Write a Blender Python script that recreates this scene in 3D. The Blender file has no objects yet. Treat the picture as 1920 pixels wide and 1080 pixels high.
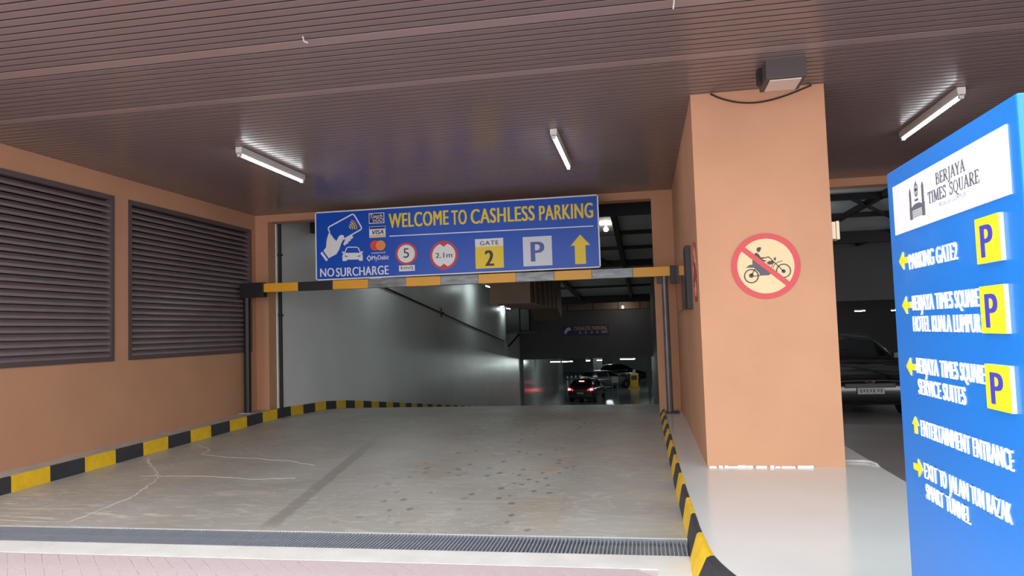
import bpy, bmesh, math, random
from mathutils import Vector, Matrix
random.seed(7)
S = bpy.context.scene
COL = S.collection
PI = math.pi

# ------------------------------------------------------------------ camera, sky, exposure
def setup_camera():
    f, yaw, pit, roll = 1361.35, .17817, .058956, -.031411
    fw = Vector((-math.sin(yaw) * math.cos(pit), math.cos(yaw) * math.cos(pit), math.sin(pit)))
    r = Vector((math.cos(yaw), math.sin(yaw), 0)); u = r.cross(fw)
    c, s = math.cos(roll), math.sin(roll)
    r2 = c * r + s * u; u2 = -s * r + c * u
    cam = bpy.data.cameras.new('camera'); o = bpy.data.objects.new('camera', cam); COL.objects.link(o)
    m = Matrix((r2, u2, -fw)).transposed().to_4x4(); m.translation = (0, 0, 1.5); o.matrix_world = m
    cam.sensor_width = 36; cam.lens = f / 1920 * 36; cam.clip_start = .05; cam.clip_end = 500
    S.camera = o
setup_camera()
W = bpy.data.worlds.new('overcast_sky'); S.world = W; W.use_nodes = True
bg = W.node_tree.nodes['Background']; bg.inputs[0].default_value = (.93, .97, 1, 1); bg.inputs[1].default_value = 3.9
S.view_settings.view_transform = 'Standard'; S.view_settings.look = 'None'
S.view_settings.gamma = 1; S.view_settings.use_curve_mapping = False
S.view_settings.exposure = 0.0
TUBE_OUT, TUBE_IN = 18.0, 60.0

# ------------------------------------------------------------------ materials
def lin(r, g, b):
    return tuple((x / 12.92 if x <= .04045 else ((x + .055) / 1.055) ** 2.4) for x in (r / 255, g / 255, b / 255)) + (1,)
MATS = {}
def mat(name, col, rough=.6, metal=0, var=0, vscale=3.0, bump=0, bscale=60.0, emit=0, spec=.5, coat=0, stretch=None):
    if name in MATS: return MATS[name]
    m = bpy.data.materials.new(name); m.use_nodes = True; MATS[name] = m
    nt = m.node_tree; N = nt.nodes; L = nt.links; b = N['Principled BSDF']
    c = lin(*col)
    b.inputs['Base Color'].default_value = c; b.inputs['Roughness'].default_value = rough; b.inputs['Metallic'].default_value = metal
    b.inputs['Specular IOR Level'].default_value = spec; b.inputs['Coat Weight'].default_value = coat
    if emit:
        b.inputs['Emission Color'].default_value = c; b.inputs['Emission Strength'].default_value = emit
    if var or bump:
        tc = N.new('ShaderNodeTexCoord'); mp = N.new('ShaderNodeMapping'); L.new(tc.outputs['Object'], mp.inputs[0])
        if stretch: mp.inputs['Scale'].default_value = stretch
    if var:
        n = N.new('ShaderNodeTexNoise'); n.inputs['Scale'].default_value = vscale; n.inputs['Detail'].default_value = 6; L.new(mp.outputs[0], n.inputs[0])
        r = N.new('ShaderNodeValToRGB'); L.new(n.outputs[0], r.inputs[0])
        r.color_ramp.elements[0].position = .3; r.color_ramp.elements[1].position = .7
        r.color_ramp.elements[0].color = tuple(x * (1 - var) for x in c[:3]) + (1,)
        r.color_ramp.elements[1].color = tuple(min(1, x * (1 + var)) for x in c[:3]) + (1,)
        L.new(r.outputs[0], b.inputs['Base Color'])
    if bump:
        n = N.new('ShaderNodeTexNoise'); n.inputs['Scale'].default_value = bscale; n.inputs['Detail'].default_value = 4; L.new(mp.outputs[0], n.inputs[0])
        bp = N.new('ShaderNodeBump'); bp.inputs['Strength'].default_value = bump; bp.inputs['Distance'].default_value = .01
        L.new(n.outputs[0], bp.inputs['Height']); L.new(bp.outputs[0], b.inputs['Normal'])
    return m
ORANGE = mat('orange_render', (196, 147, 115), .75, var=.07, vscale=.9, bump=.25, bscale=90, spec=.3)
STRIP = mat('brown_ceiling_metal', (126, 109, 107), .24, var=.06, vscale=.6, spec=.5)
STRIPW = mat('ceiling_joint_metal', (146, 127, 124), .33)
DARKGAP = mat('dark_gap_shade', (34, 27, 27), .9)  # near-black backing; its colour stands in for shade in the ceiling grooves
LOUV = mat('louvre_metal', (132, 118, 118), .3, var=.08, vscale=2)
LOUVF = mat('louvre_frame_metal', (92, 80, 80), .45)
YEL = mat('kerb_yellow_paint', (242, 196, 40), .55, var=.1, vscale=9, bump=.2, bscale=40)
BLK = mat('kerb_black_paint', (58, 58, 63), .6, var=.15, vscale=9, bump=.2, bscale=40)
CONC = mat('kerb_concrete', (196, 188, 180), .8, var=.12, vscale=5, bump=.3)
WHITEP = mat('white_concrete', (232, 230, 225), .8, var=.07, vscale=4, bump=.2)
STEEL = mat('galvanised_steel', (168, 174, 184), .5, .15, var=.08, vscale=12)
PINK = mat('pink_paver', (212, 193, 195), .85, var=.06, vscale=3, bump=.35, bscale=120)
SAND = mat('joint_sand', (200, 188, 186), .9)
PAVEG = mat('pavement_ground', (172, 158, 156), .9, var=.06, vscale=2)
ASPH = mat('dark_driveway', (134, 127, 128), .45, var=.12, vscale=1.2, bump=.2)
BLACKM = mat('black_metal', (26, 25, 27), .45)
GREYM = mat('worn_grey_bar', (118, 122, 124), .35, .3, var=.35, vscale=5, stretch=(1, 4, 4))
BARY = mat('bar_yellow', (236, 170, 40), .4)
POSTG = mat('grey_post_metal', (104, 100, 102), .4, .3, var=.2, vscale=8)
BLUE = mat('banner_blue', (14, 82, 196), .3, spec=.35, bump=.5, bscale=2.2)
WHITE = mat('white_print', (236, 238, 240), .4)
CREAM = mat('cream_plate', (222, 200, 154), .5)
YELP = mat('yellow_print', (244, 214, 30), .4)
NAVY = mat('navy_print', (30, 34, 96), .4)
PBLUE = mat('letter_blue', (62, 92, 176), .4)
RED = mat('red_print', (204, 66, 72), .45)
INK = mat('dark_print', (62, 54, 50), .5)
INKP = mat('grey_purple_print', (84, 76, 88), .5)
MCR = mat('coral_print', (232, 70, 62), .4)
MCO = mat('orange_print', (246, 150, 66), .4)
TBLUE = mat('sign_box_blue', (24, 120, 212), .35, coat=.2)
TWHITE = mat('sign_letter_white', (240, 242, 244), .4)
TPY = mat('sign_plate_yellow', (246, 228, 40), .45)
TPB = mat('sign_plate_letter_blue', (66, 66, 178), .45)
LOGOG = mat('logo_grey', (98, 98, 108), .5)
LOGOL = mat('logo_light_grey', (172, 174, 182), .5)
INWALL = mat('grey_tunnel_wall', (236, 239, 239), .38, var=.05, vscale=.7, spec=.5)
INDARK = mat('grey_concrete_beam', (100, 98, 100), .7, var=.06, vscale=.6)
DECK = mat('grey_deck_panel', (196, 200, 202), .8, var=.1, vscale=1)
BEAM = mat('dark_steel_beam', (44, 42, 42), .7)
DUCT = mat('duct_sheet_metal', (118, 95, 78), .5, .3, var=.12, vscale=2)
TUBE = mat('lit_tube', (244, 250, 252), .5, emit=TUBE_OUT)
TUBEI = mat('lit_garage_tube', (236, 252, 250), .5, emit=TUBE_IN)
HOUSE = mat('white_housing', (206, 206, 202), .5)
LENS = mat('frosted_lens', (214, 196, 184), .4)
RUBBER = mat('black_rubber', (20, 20, 22), .7)
CABLE = mat('dark_cable', (40, 32, 28), .7)
CREAMB = mat('cream_box_plastic', (222, 206, 176), .5)
CARB = mat('black_car_paint', (14, 14, 18), .2, coat=.8)
CARR = mat('dark_red_car_paint', (44, 16, 22), .25, coat=.7)
CARS = mat('silver_car_paint', (186, 192, 192), .3, .3, coat=.5)
GLASS = mat('dark_car_glass', (10, 12, 16), .08)
CHROME = mat('chrome', (220, 222, 226), .15, 1)
PLATE = mat('plate_grey', (150, 150, 150), .5)
BRAKE = mat('lit_brake_lamp', (255, 40, 48), .4, emit=5)
BRAKEC = mat('lit_brake_core', (255, 120, 120), .4, emit=9)
HEADL = mat('headlamp_glint', (210, 216, 224), .1)
TAILOFF = mat('unlit_tail_lamp', (120, 16, 20), .3)
MYEL = mat('machine_yellow', (196, 150, 30), .5)
GLOSSB = mat('glossy_dark_board', (112, 88, 78), .05, spec=.9)
FARFLOOR = mat('glossy_garage_floor', (124, 130, 130), .18, var=.15, vscale=.5)

def concrete_floor():
    m = bpy.data.materials.new('ramp_concrete'); m.use_nodes = True; nt = m.node_tree; N = nt.nodes; L = nt.links; b = N['Principled BSDF']
    tc = N.new('ShaderNodeTexCoord')
    def noise(scale, sc=(1, 1, 1), det=6, dist=0):
        mp = N.new('ShaderNodeMapping'); mp.inputs['Scale'].default_value = sc; L.new(tc.outputs['Object'], mp.inputs[0])
        n = N.new('ShaderNodeTexNoise'); n.inputs['Scale'].default_value = scale; n.inputs['Detail'].default_value = det; n.inputs['Distortion'].default_value = dist
        L.new(mp.outputs[0], n.inputs[0]); return n.outputs[0]
    def ramp(src, p0, c0, p1, c1):
        r = N.new('ShaderNodeValToRGB'); L.new(src, r.inputs[0]); e = r.color_ramp.elements
        e[0].position = p0; e[1].position = p1; e[0].color = c0; e[1].color = c1; return r.outputs[0]
    def mix(f, a, c):
        x = N.new('ShaderNodeMix'); x.data_type = 'RGBA'; L.new(f, x.inputs['Factor']); L.new(a, x.inputs['A'])
        if isinstance(c, tuple): x.inputs['B'].default_value = c
        else: L.new(c, x.inputs['B'])
        return x.outputs['Result']
    def math_(op, a, c=None):
        x = N.new('ShaderNodeMath'); x.operation = op
        for i, v in enumerate((a, c)):
            if v is None: continue
            if isinstance(v, (int, float)): x.inputs[i].default_value = v
            else: L.new(v, x.inputs[i])
        return x.outputs[0]
    def sstep(v, a, c):
        x = N.new('ShaderNodeMapRange'); x.interpolation_type = 'SMOOTHSTEP'; L.new(v, x.inputs['Value'])
        x.inputs['From Min'].default_value = a; x.inputs['From Max'].default_value = c; return x.outputs['Result']
    K, Wt = (0, 0, 0, 1), (1, 1, 1, 1)
    base = ramp(noise(.55, (1, .7, 1), 7, .6), .3, lin(172, 169, 160), .7, lin(202, 201, 194))
    tan = ramp(noise(.5, (1.6, 1, 1), 5, 1.2), .5, K, .68, (.45, .45, .45, 1)); base = mix(tan, base, lin(192, 178, 154))
    sp = N.new('ShaderNodeSeparateXYZ'); L.new(tc.outputs['Object'], sp.inputs[0]); X, Y = sp.outputs[0], sp.outputs[1]
    # pale lime streaks on the left, next to the drain
    lime = math_('MULTIPLY', ramp(noise(3.2, (.45, 2.2, 1), 6, 1.5), .56, K, .66, Wt), math_('MULTIPLY', sstep(X, -2.6, -4.0), sstep(Y, 7.2, 5.8)))
    base = mix(math_('MULTIPLY', lime, .75), base, lin(240, 234, 220))
    # thin pale swirls towards the right kerb
    lime2 = math_('MULTIPLY', ramp(noise(1.5, (.8, 2.4, 1), 3, 2.5), .5, K, .53, Wt), ramp(noise(1.5, (.8, 2.4, 1), 3, 2.5), .53, Wt, .57, K))
    base = mix(math_('MULTIPLY', lime2, .4), base, lin(234, 228, 216))
    # darker repaired strip along the ramp
    xl = math_('ABSOLUTE', math_('ADD', math_('ADD', X, 3.03 - 5.5 * .17), math_('MULTIPLY', Y, .17)))
    wob = math_('MULTIPLY', noise(9), .07)
    st = math_('MULTIPLY', sstep(math_('ADD', xl, wob), .125, .085), math_('MULTIPLY', sstep(Y, 5.3, 5.6), sstep(Y, 10.5, 8.0)))
    base = mix(math_('MULTIPLY', st, .5), base, lin(134, 130, 121))
    # scattered wet drip marks in the middle lane
    vo = N.new('ShaderNodeTexVoronoi'); vo.inputs['Scale'].default_value = 5.5
    mp = N.new('ShaderNodeMapping'); mp.inputs['Scale'].default_value = (1.25, .8, 1); mp.inputs['Rotation'].default_value = (0, 0, .25)
    L.new(tc.outputs['Object'], mp.inputs[0]); L.new(mp.outputs[0], vo.inputs['Vector'])
    spot = sstep(math_('ADD', vo.outputs['Distance'], math_('MULTIPLY', noise(40), .12)), .31, .25)
    sm = math_('MULTIPLY', ramp(noise(.8, (1.6, .6, 1), 3), .44, K, .5, Wt), math_('MULTIPLY', sstep(X, -2.9, -2.3), sstep(X, -.5, -1.0)))
    base = mix(math_('MULTIPLY', math_('MULTIPLY', spot, sm), .55), base, lin(86, 82, 80))
    L.new(base, b.inputs['Base Color'])
    L.new(ramp(noise(1.1, (1, 1, 1), 5), .3, (.3, .3, .3, 1), .7, (.52, .52, .52, 1)), b.inputs['Roughness'])
    bp = N.new('ShaderNodeBump'); bp.inputs['Strength'].default_value = .12; bp.inputs['Distance'].default_value = .01
    L.new(noise(60), bp.inputs['Height']); L.new(bp.outputs[0], b.inputs['Normal'])
    return m
RAMP = concrete_floor()
EPOXY = mat('pale_epoxy', (226, 232, 231), .16, var=.04, vscale=1.2, spec=.6)

# ------------------------------------------------------------------ mesh helpers
class MB:
    def __init__(s): s.v = []; s.f = []
    def add(s, vs, fs):
        b = len(s.v); s.v += [Vector(p) for p in vs]; s.f += [tuple(i + b for i in q) for q in fs]; return s
    def box(s, x0, x1, y0, y1, z0, z1):
        return s.add([(x0, y0, z0), (x1, y0, z0), (x1, y1, z0), (x0, y1, z0), (x0, y0, z1), (x1, y0, z1), (x1, y1, z1), (x0, y1, z1)],
                     [(3, 2, 1, 0), (4, 5, 6, 7), (0, 1, 5, 4), (1, 2, 6, 5), (2, 3, 7, 6), (3, 0, 4, 7)])
    def hexa(s, p): return s.add(p, [(3, 2, 1, 0), (4, 5, 6, 7), (0, 1, 5, 4), (1, 2, 6, 5), (2, 3, 7, 6), (3, 0, 4, 7)])
    def prism(s, poly, e):
        n = len(poly); e = Vector(e); a = [Vector(p) for p in poly]
        return s.add(a + [p + e for p in a], [tuple(range(n))[::-1], tuple(range(n, 2 * n))] + [(i, (i + 1) % n, n + (i + 1) % n, n + i) for i in range(n)])
    def tube(s, path, r, n=8, caps=True):
        path = [Vector(p) for p in path]; rings = []; b = len(s.v)
        for i, p in enumerate(path):
            t = (path[min(i + 1, len(path) - 1)] - path[max(i - 1, 0)]).normalized()
            a = t.cross(Vector((0, 0, 1)) if abs(t.z) < .9 else Vector((1, 0, 0))).normalized(); c = t.cross(a)
            rr = r[i] if isinstance(r, (list, tuple)) else r
            for k in range(n): s.v.append(p + (a * math.cos(2 * PI * k / n) + c * math.sin(2 * PI * k / n)) * rr)
        for i in range(len(path) - 1):
            for k in range(n):
                s.f.append((b + i * n + k, b + i * n + (k + 1) % n, b + (i + 1) * n + (k + 1) % n, b + (i + 1) * n + k))
        if caps:
            s.f.append(tuple(b + k for k in range(n))[::-1]); e = b + (len(path) - 1) * n; s.f.append(tuple(e + k for k in range(n)))
        return s
    def mesh(s, name, off=(0, 0, 0), smooth=False):
        m = bpy.data.meshes.new(name); o = Vector(off)
        m.from_pydata([tuple(p - o) for p in s.v], [], s.f)
        bm = bmesh.new(); bm.from_mesh(m); bmesh.ops.recalc_face_normals(bm, faces=bm.faces); bm.to_mesh(m); bm.free()
        if smooth:
            for p in m.polygons: p.use_smooth = True
        return m
def B(*a): return MB().box(*a)

WL = {}
def tag(o, label=None, cat=None, group=None, kind=None):
    if label: o['label'] = label
    if cat: o['category'] = cat
    if group: o['group'] = group
    if kind: o['kind'] = kind
    return o
def thing(name, loc, label, cat, group=None, rz=0, kind=None):
    o = bpy.data.objects.new(name, None); COL.objects.link(o); o.location = loc; o.rotation_euler = (0, 0, rz); o.empty_display_size = .1
    WL[o] = Vector(loc) if not rz else None
    return tag(o, label, cat, group, kind)
def obj(name, mb, m, parent=None, local=False, smooth=False, bevel=0, label=None):
    if parent is not None:
        off = Vector((0, 0, 0)) if local else WL[parent]
        o = bpy.data.objects.new(name, mb.mesh(name, off, smooth)); COL.objects.link(o); o.parent = parent; WL[o] = off
    else:
        xs = [p.x for p in mb.v]; ys = [p.y for p in mb.v]; zs = [p.z for p in mb.v]
        off = Vector(((min(xs) + max(xs)) / 2, (min(ys) + max(ys)) / 2, min(zs)))
        o = bpy.data.objects.new(name, mb.mesh(name, off, smooth)); COL.objects.link(o); o.location = off; WL[o] = off
    o.data.materials.append(m)
    if bevel:
        bv = o.modifiers.new('bevel', 'BEVEL'); bv.width = bevel; bv.segments = 2; bv.limit_method = 'ANGLE'
    if label: o['label'] = label
    return o
def struct(name, mb, m, label=None, cat=None, origin=None, smooth=False):
    o = obj(name, mb, m, smooth=smooth)
    if origin is not None:                       # keep texture space in world metres
        d = o.location - Vector(origin); o.data.transform(Matrix.Translation(d)); o.location = origin; WL[o] = Vector(origin)
    return tag(o, label, cat, kind='structure')
def repeat(name, mesh, m, parent, places):
    """one mesh datum shared by a row of alike pieces; places are world positions"""
    if not mesh.materials: mesh.materials.append(m)
    for p in places:
        o = bpy.data.objects.new(name, mesh); COL.objects.link(o); o.parent = parent; o.location = Vector(p) - WL[parent]

class Frame:
    """flat drawing plane: u to the reader's right, v up, w towards the reader"""
    def __init__(s, O, U, V): s.O = Vector(O); s.U = Vector(U); s.V = Vector(V); s.N = s.U.cross(s.V)
    def p(s, u, v, w=0): return s.O + s.U * u + s.V * v + s.N * w
    def poly(s, mb, pts, w0, w1): return mb.prism([s.p(u, v, w0) for u, v in pts], s.N * (w1 - w0))
    def rect(s, mb, u0, v0, u1, v1, w0, w1): return s.poly(mb, [(u0, v0), (u1, v0), (u1, v1), (u0, v1)], w0, w1)
    def disc(s, mb, u, v, r, w0, w1, n=32, ry=None): return s.poly(mb, [(u + r * math.cos(2 * PI * k / n), v + (ry or r) * math.sin(2 * PI * k / n)) for k in range(n)], w0, w1)
    def stroke(s, mb, pts, t, w0, w1, closed=False):
        n = len(pts); P = [Vector((a, b)) for a, b in pts]; l = []; r = []
        for i in range(n):
            a = P[(i - 1) % n] if closed or i > 0 else P[i]; c = P[(i + 1) % n] if closed or i < n - 1 else P[i]
            d = (c - a).normalized(); q = Vector((-d.y, d.x)); tt = t[i] if isinstance(t, list) else t
            l.append(P[i] + q * tt / 2); r.append(P[i] - q * tt / 2)
        for i in range(n if closed else n - 1):
            j = (i + 1) % n
            s.poly(mb, [tuple(l[i]), tuple(r[i]), tuple(r[j]), tuple(l[j])], w0, w1)
        return mb
    def ring(s, mb, u, v, r, t, w0, w1, n=40, a0=0, a1=2 * PI):
        full = abs(a1 - a0 - 2 * PI) < 1e-6; k = n if full else n + 1
        return s.stroke(mb, [(u + r * math.cos(a0 + (a1 - a0) * i / n), v + r * math.sin(a0 + (a1 - a0) * i / n)) for i in range(k)], t, w0, w1, full)
    def text(s, mb, body, u0, v0, u1, v1, w0, w1, bold=.0, shear=0, space=1.0):
        c = bpy.data.curves.new('t', 'FONT'); c.body = body; c.extrude = .5; c.resolution_u = 4; c.shear = shear; c.space_character = space + (bold if bold > 0 else 0) * 2
        o = bpy.data.objects.new('t', c); COL.objects.link(o)
        dg = bpy.context.evaluated_depsgraph_get(); me = bpy.data.meshes.new_from_object(o.evaluated_get(dg))
        xs = [q.co.x for q in me.vertices]; ys = [q.co.y for q in me.vertices]
        a0, a1, b0, b1 = min(xs) - max(bold, 0), max(xs) + max(bold, 0), min(ys), max(ys)
        if body.isupper(): b0, b1 = 0, .729
        for n_, sh in enumerate([0] if bold <= 0 else ([-bold, bold] if bold < .02 else [-bold, 0, bold])):
            mb.add([s.p(u0 + (q.co.x + sh - a0) / (a1 - a0) * (u1 - u0), v0 + (q.co.y - b0) / (b1 - b0) * (v1 - v0), w0 + (q.co.z + .5) * (w1 - w0) * (1 - .04 * n_)) for q in me.vertices],
                   [tuple(q.vertices) for q in me.polygons])
        bpy.data.objects.remove(o); bpy.data.curves.remove(c); bpy.data.meshes.remove(me)
        return mb
def lerp_tab(tab, y):
    for (a, za), (b, zb) in zip(tab, tab[1:]):
        if y <= b: return za + (zb - za) * max(0, (y - a)) / (b - a)
    return tab[-1][1]

# ------------------------------------------------------------------ the setting: floors
FLOOR = [(5.33, 0), (6.4, .005), (11.9, .085), (12.5, .075), (13, .05), (14, .02), (15, -.06), (16, -.17), (17, -.29), (22, -.88), (35, -2.4), (47, -3.45), (84, -3.45)]
def fz(y): return lerp_tab(FLOOR, y)
mb = MB(); ys = [5.33, 6.4, 8, 9.5, 11, 11.9, 12.5, 13, 13.5, 14, 15, 16, 17, 19.5, 22, 28, 35]
for a, b in zip(ys, ys[1:]):
    mb.hexa([(-6.6, a, fz(a) - .3), (.4, a, fz(a) - .3), (.4, b, fz(b) - .3), (-6.6, b, fz(b) - .3), (-6.6, a, fz(a)), (.4, a, fz(a)), (.4, b, fz(b)), (-6.6, b, fz(b))])
floor = struct('floor', mb, RAMP, 'grey concrete entrance ramp between the striped kerbs', 'ramp', (0, 0, 0))
mb = MB()
mb.hexa([(-6.6, 35, -2.7), (.4, 35, -2.7), (.4, 47, -3.75), (-6.6, 47, -3.75), (-6.6, 35, -2.4), (.4, 35, -2.4), (.4, 47, -3.45), (-6.6, 47, -3.45)])
mb.box(-16, 6, 47, 84, -3.75, -3.45)
struct('floor_garage', mb, FARFLOOR, 'glossy dark garage floor at the foot of the ramp', 'floor', (0, 0, 0))
mb = MB().box(-40, -6.78, -30, 4.7, -.3, -.004).box(-6.78, .6, -30, 4.7, -.3, -.004).box(.6, 40, -30, .6, -.3, -.004)
pave = struct('floor_pavement', mb, SAND, 'pale pink paved ground in front of the drain', 'pavement', (0, 0, 0))
MATS['joint_sand'].node_tree.nodes['Principled BSDF'].inputs['Base Color'].default_value = lin(226, 209, 209)
# pink pavers laid herringbone at 45 degrees
PAV = MB().box(.0015, .1985, .0015, .0985, -.05, 0).mesh('paver'); PAV.materials.append(PINK)
cand = []
c45 = math.sqrt(.5)
for i in range(-80, 80):
    for j in range(-80, 80):
        d = (i - j) % 4
        if d == 0: rot = -PI / 4; a, b = i * .1, j * .1
        elif d == 3: rot = PI / 4; a, b = (i + 1) * .1, j * .1
        else: continue
        # grid axes: e1 = (c,-c), e2 = (c,c)
        px = -3 + c45 * a + c45 * b; py = 4 - c45 * a + c45 * b
        ex = (math.cos(rot), math.sin(rot))
        mx = px + ex[0] * .1; my = py + ex[1] * .1
        if -6.3 < px < 0 and 3.2 < py < 4.72 and -6.3 < mx < -.06 and 3.2 < my < 4.68: cand.append((my, mx, px, py, rot))
cand.sort(reverse=True)
vis = [c for c in cand if c[1] > -5.3 and c[0] > 3.95][:290]; visset = set(vis)
for my, mx, px, py, rot in vis:
    o = bpy.data.objects.new('paver', PAV); COL.objects.link(o); o.parent = pave; o.location = (px, py, 0); o.rotation_euler = (0, 0, rot)
mb = MB()
for c in cand:
    if c in visset: continue
    my, mx, px, py, rot = c; R = Matrix.Translation((px, py, 0)) @ Matrix.Rotation(rot, 4, 'Z')
    mb.hexa([R @ Vector(p) for p in [(.003, .003, -.05), (.197, .003, -.05), (.197, .097, -.05), (.003, .097, -.05), (.003, .003, 0), (.197, .003, 0), (.197, .097, 0), (.003, .097, 0)]])
o = obj('paver_field', mb, PINK, pave); o['kind'] = 'stuff'
# white concrete strip, drain channel and grate
mb = MB().box(-6.78, .24, 4.66, 4.93, -.3, .002).box(.02, .26, 4.0, 4.66, -.3, .002).box(-6.78, .24, 5.315, 5.335, -.3, .003)
struct('floor_edge_strip', mb, WHITEP, 'white concrete strip along the near side of the drain', 'concrete strip', (0, 0, 0))
struct('floor_drain_channel', MB().box(-6.78, .3, 4.93, 5.315, -.32, -.14), DARKGAP, 'dark drain channel under the grate', 'drain', (0, 0, 0))
gr = thing('drain_grate', (-3.2, 5.12, -.03), 'long grey steel drain grate across the foot of the ramp', 'drain grate')
obj('grate_rail', MB().box(-6.7, .225, 4.93, 4.938, -.04, .002), STEEL, gr)
obj('grate_rail', MB().box(-6.7, .225, 5.307, 5.315, -.04, .002), STEEL, gr)
obj('cross_rod', MB().box(-6.7, .225, 5.118, 5.126, -.09, -.075), STEEL, gr)
GB = MB().box(-.0045, .0045, -.1845, .1845, -.034, 0).mesh('grate_bar')
repeat('grate_bar', GB, STEEL, gr, [(.215 - .0275 * k, 5.1225, .003) for k in range(250)])
# raised walkway on the right
TOPR = [(.24, 12.0), (.245, 10), (.25, 8.5), (.255, 6.93), (.265, 6.0), (.28, 5.2), (.284, 4.95), (.298, 4.65), (.314, 4.387), (.35, 4.2), (.397, 4.03), (.5, 3.75), (.61, 3.4), (.70, 3.0), (.75, 2.4), (.76, .6)]
BOTR = [(.19, 12.0), (.197, 10), (.205, 8.5), (.214, 7.0), (.228, 6.0), (.235, 5.3), (.232, 5.09), (.224, 4.75), (.22, 4.5), (.225, 4.25), (.24, 4.0), (.32, 3.6), (.42, 3.2), (.52, 2.8), (.57, 2.3), (.58, .6)]
mb = MB(); mb.prism([(x, y, -.3) for x, y in TOPR] + [(2.03, .6, -.3), (2.03, 12.0, -.3)], (0, 0, .48))
struct('floor_walkway', mb, EPOXY, 'pale glossy raised walkway around the orange pillar', 'walkway', (0, 0, 0))
mb = MB()
for a, b, za, zb in ((.6, 9, -.0, -.04), (9, 13, -.04, -.2), (13, 45, -.2, -.9)):
    mb.hexa([(2.03, a, za - .3), (17, a, za - .3), (17, b, zb - .3), (2.03, b, zb - .3), (2.03, a, za), (17, a, za), (17, b, zb), (2.03, b, zb)])
struct('floor_driveway', mb, ASPH, 'dark smooth driveway to the right of the walkway', 'driveway', (0, 0, 0))

# ------------------------------------------------------------------ the setting: walls
ZC = 3.7
mb = MB()
mb.box(-7.1, -6.78, 2.0, 12.17, -.3, 1.27).box(-7.1, -6.78, 2.0, 12.17, 3.43, 4.3)
for a, b in ((2.0, 5.27), (8.37, 8.635), (11.74, 12.17)): mb.box(-7.1, -6.78, a, b, 1.27, 3.43)
struct('wall_left', mb, ORANGE, 'orange rendered wall with two louvre openings', 'wall', (0, 0, 0))
mb = MB().box(-6.78, -6.54, 11.9, 12.17, -.3, 4.3).box(-6.54, .19, 11.9, 12.17, 3.575, 4.3).box(.19, .525, 11.9, 12.17, -.3, 4.3)
mb.box(1.73, 2.3, 11.9, 12.17, -.3, 4.3).box(2.3, 17, 11.9, 12.17, 3.575, 4.3)
struct('wall_back', mb, ORANGE, 'orange facade with the vehicle opening and thin lintel', 'wall', (0, 0, 0))
struct('wall_pillar', MB().box(.525, 1.73, 7.04, 12.17, -.3, ZC), ORANGE, 'broad orange rendered pillar wall on the walkway', 'pillar', (0, 0, 0))
# pale sealant remnants along the foot of the pillar
mb = MB(); x = .54; 
while x < 1.70:
    w = random.uniform(.03, .14)
    if x < 1.22 or random.random() < .4: mb.box(x, min(x + w, 1.72), 7.018, 7.04, .18, .18 + random.uniform(.010, .022))
    x += w + random.uniform(.0, .03)
tag(obj('sealant_line', mb, WHITE), 'broken white sealant bead along the foot of the pillar', 'sealant')
struct('wall_right_added', MB().box(16.8, 17.1, .6, 45, -1.5, 4.3), ORANGE, 'unseen wall added far right of the driveway to block side light', 'wall', (0, 0, 0))  # added out of view to keep sky light off this side

# ceiling of brown metal strips; flat backing coloured dark as groove shade
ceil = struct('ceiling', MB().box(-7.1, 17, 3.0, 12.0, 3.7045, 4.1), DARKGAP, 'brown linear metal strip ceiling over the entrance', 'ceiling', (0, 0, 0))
def strip_mesh(w):
    mb = MB(); h = w / 2
    prof = [(-h, .004), (-h, .001), (-h + .002, 0), (h - .002, 0), (h, .001), (h, .004)]
    return mb.prism([(-6.78, a, b) for a, b in prof], (23.7, 0, 0)).mesh('ceiling_strip')
SM, SW = strip_mesh(.079), strip_mesh(.128)
SM.materials.append(STRIP); SW.materials.append(STRIPW)
y = 3.06; pl_, wide = [], []
while y < 11.86:
    if abs(y - 5.0) < .05 or abs(y - 6.0) < .05: wide.append((0, y + .025, ZC)); y += .15
    else: pl_.append((0, y, ZC)); y += .1
repeat('ceiling_strip', SM, STRIP, ceil, pl_)
repeat('ceiling_strip', SW, STRIPW, ceil, wide)

# tunnel interior
mb = MB(); ys = [12.17, 13, 14, 15, 16, 17, 22, 28, 35, 38]
for a, b in zip(ys, ys[1:]):
    mb.hexa([(-6.9, a, fz(a) - .3), (-6.52, a, fz(a) - .3), (-6.52, b, fz(b) - .3), (-6.9, b, fz(b) - .3), (-6.9, a, 4.6), (-6.52, a, 4.6), (-6.52, b, 4.6), (-6.9, b, 4.6)])
INW = mb; mb = MB(); mb.hexa([(-6.7, 38, -3), (-6.35, 38, -3), (-6.3, 53, -3.7), (-6.7, 53, -3.7), (-6.7, 38, 0), (-6.35, 38, 0), (-6.3, 53, 0), (-6.7, 53, 0)])
struct('wall_garage_left', mb, mat('glossy_grey_paint', (150, 156, 156), .2), 'glossy grey wall below the downstand wall', 'wall', (0, 0, 0))
struct('wall_tunnel_left', INW, INWALL, 'pale grey wall running down the left of the ramp', 'wall', (0, 0, 0))
struct('wall_tunnel_right', MB().box(.36, .66, 12.17, 47, -3.7, 4.6), INDARK, 'dark dividing wall on the right of the ramp', 'wall', (0, 0, 0))
mb = MB().box(-6.52, .36, 38, 38.4, -.04, 4.6)
struct('wall_beam', mb, INDARK, 'dark grey downstand wall above the lower garage entrance', 'wall', (0, 0, 0))
struct('ceiling_garage', MB().box(-16, 6, 38.4, 84, -.05, .1), INDARK, 'low dark ceiling of the lower garage', 'ceiling', (0, 0, 0))
mb = MB().box(-16, 6, 83.7, 84, -3.5, 0).box(5.7, 6, 47, 84, -3.5, 0).box(-16, -15.7, 53, 84, -3.5, 0).box(-16, -6.7, 52.7, 53, -3.5, 0).box(.66, 6, 46.7, 47, -3.5, 0)
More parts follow.
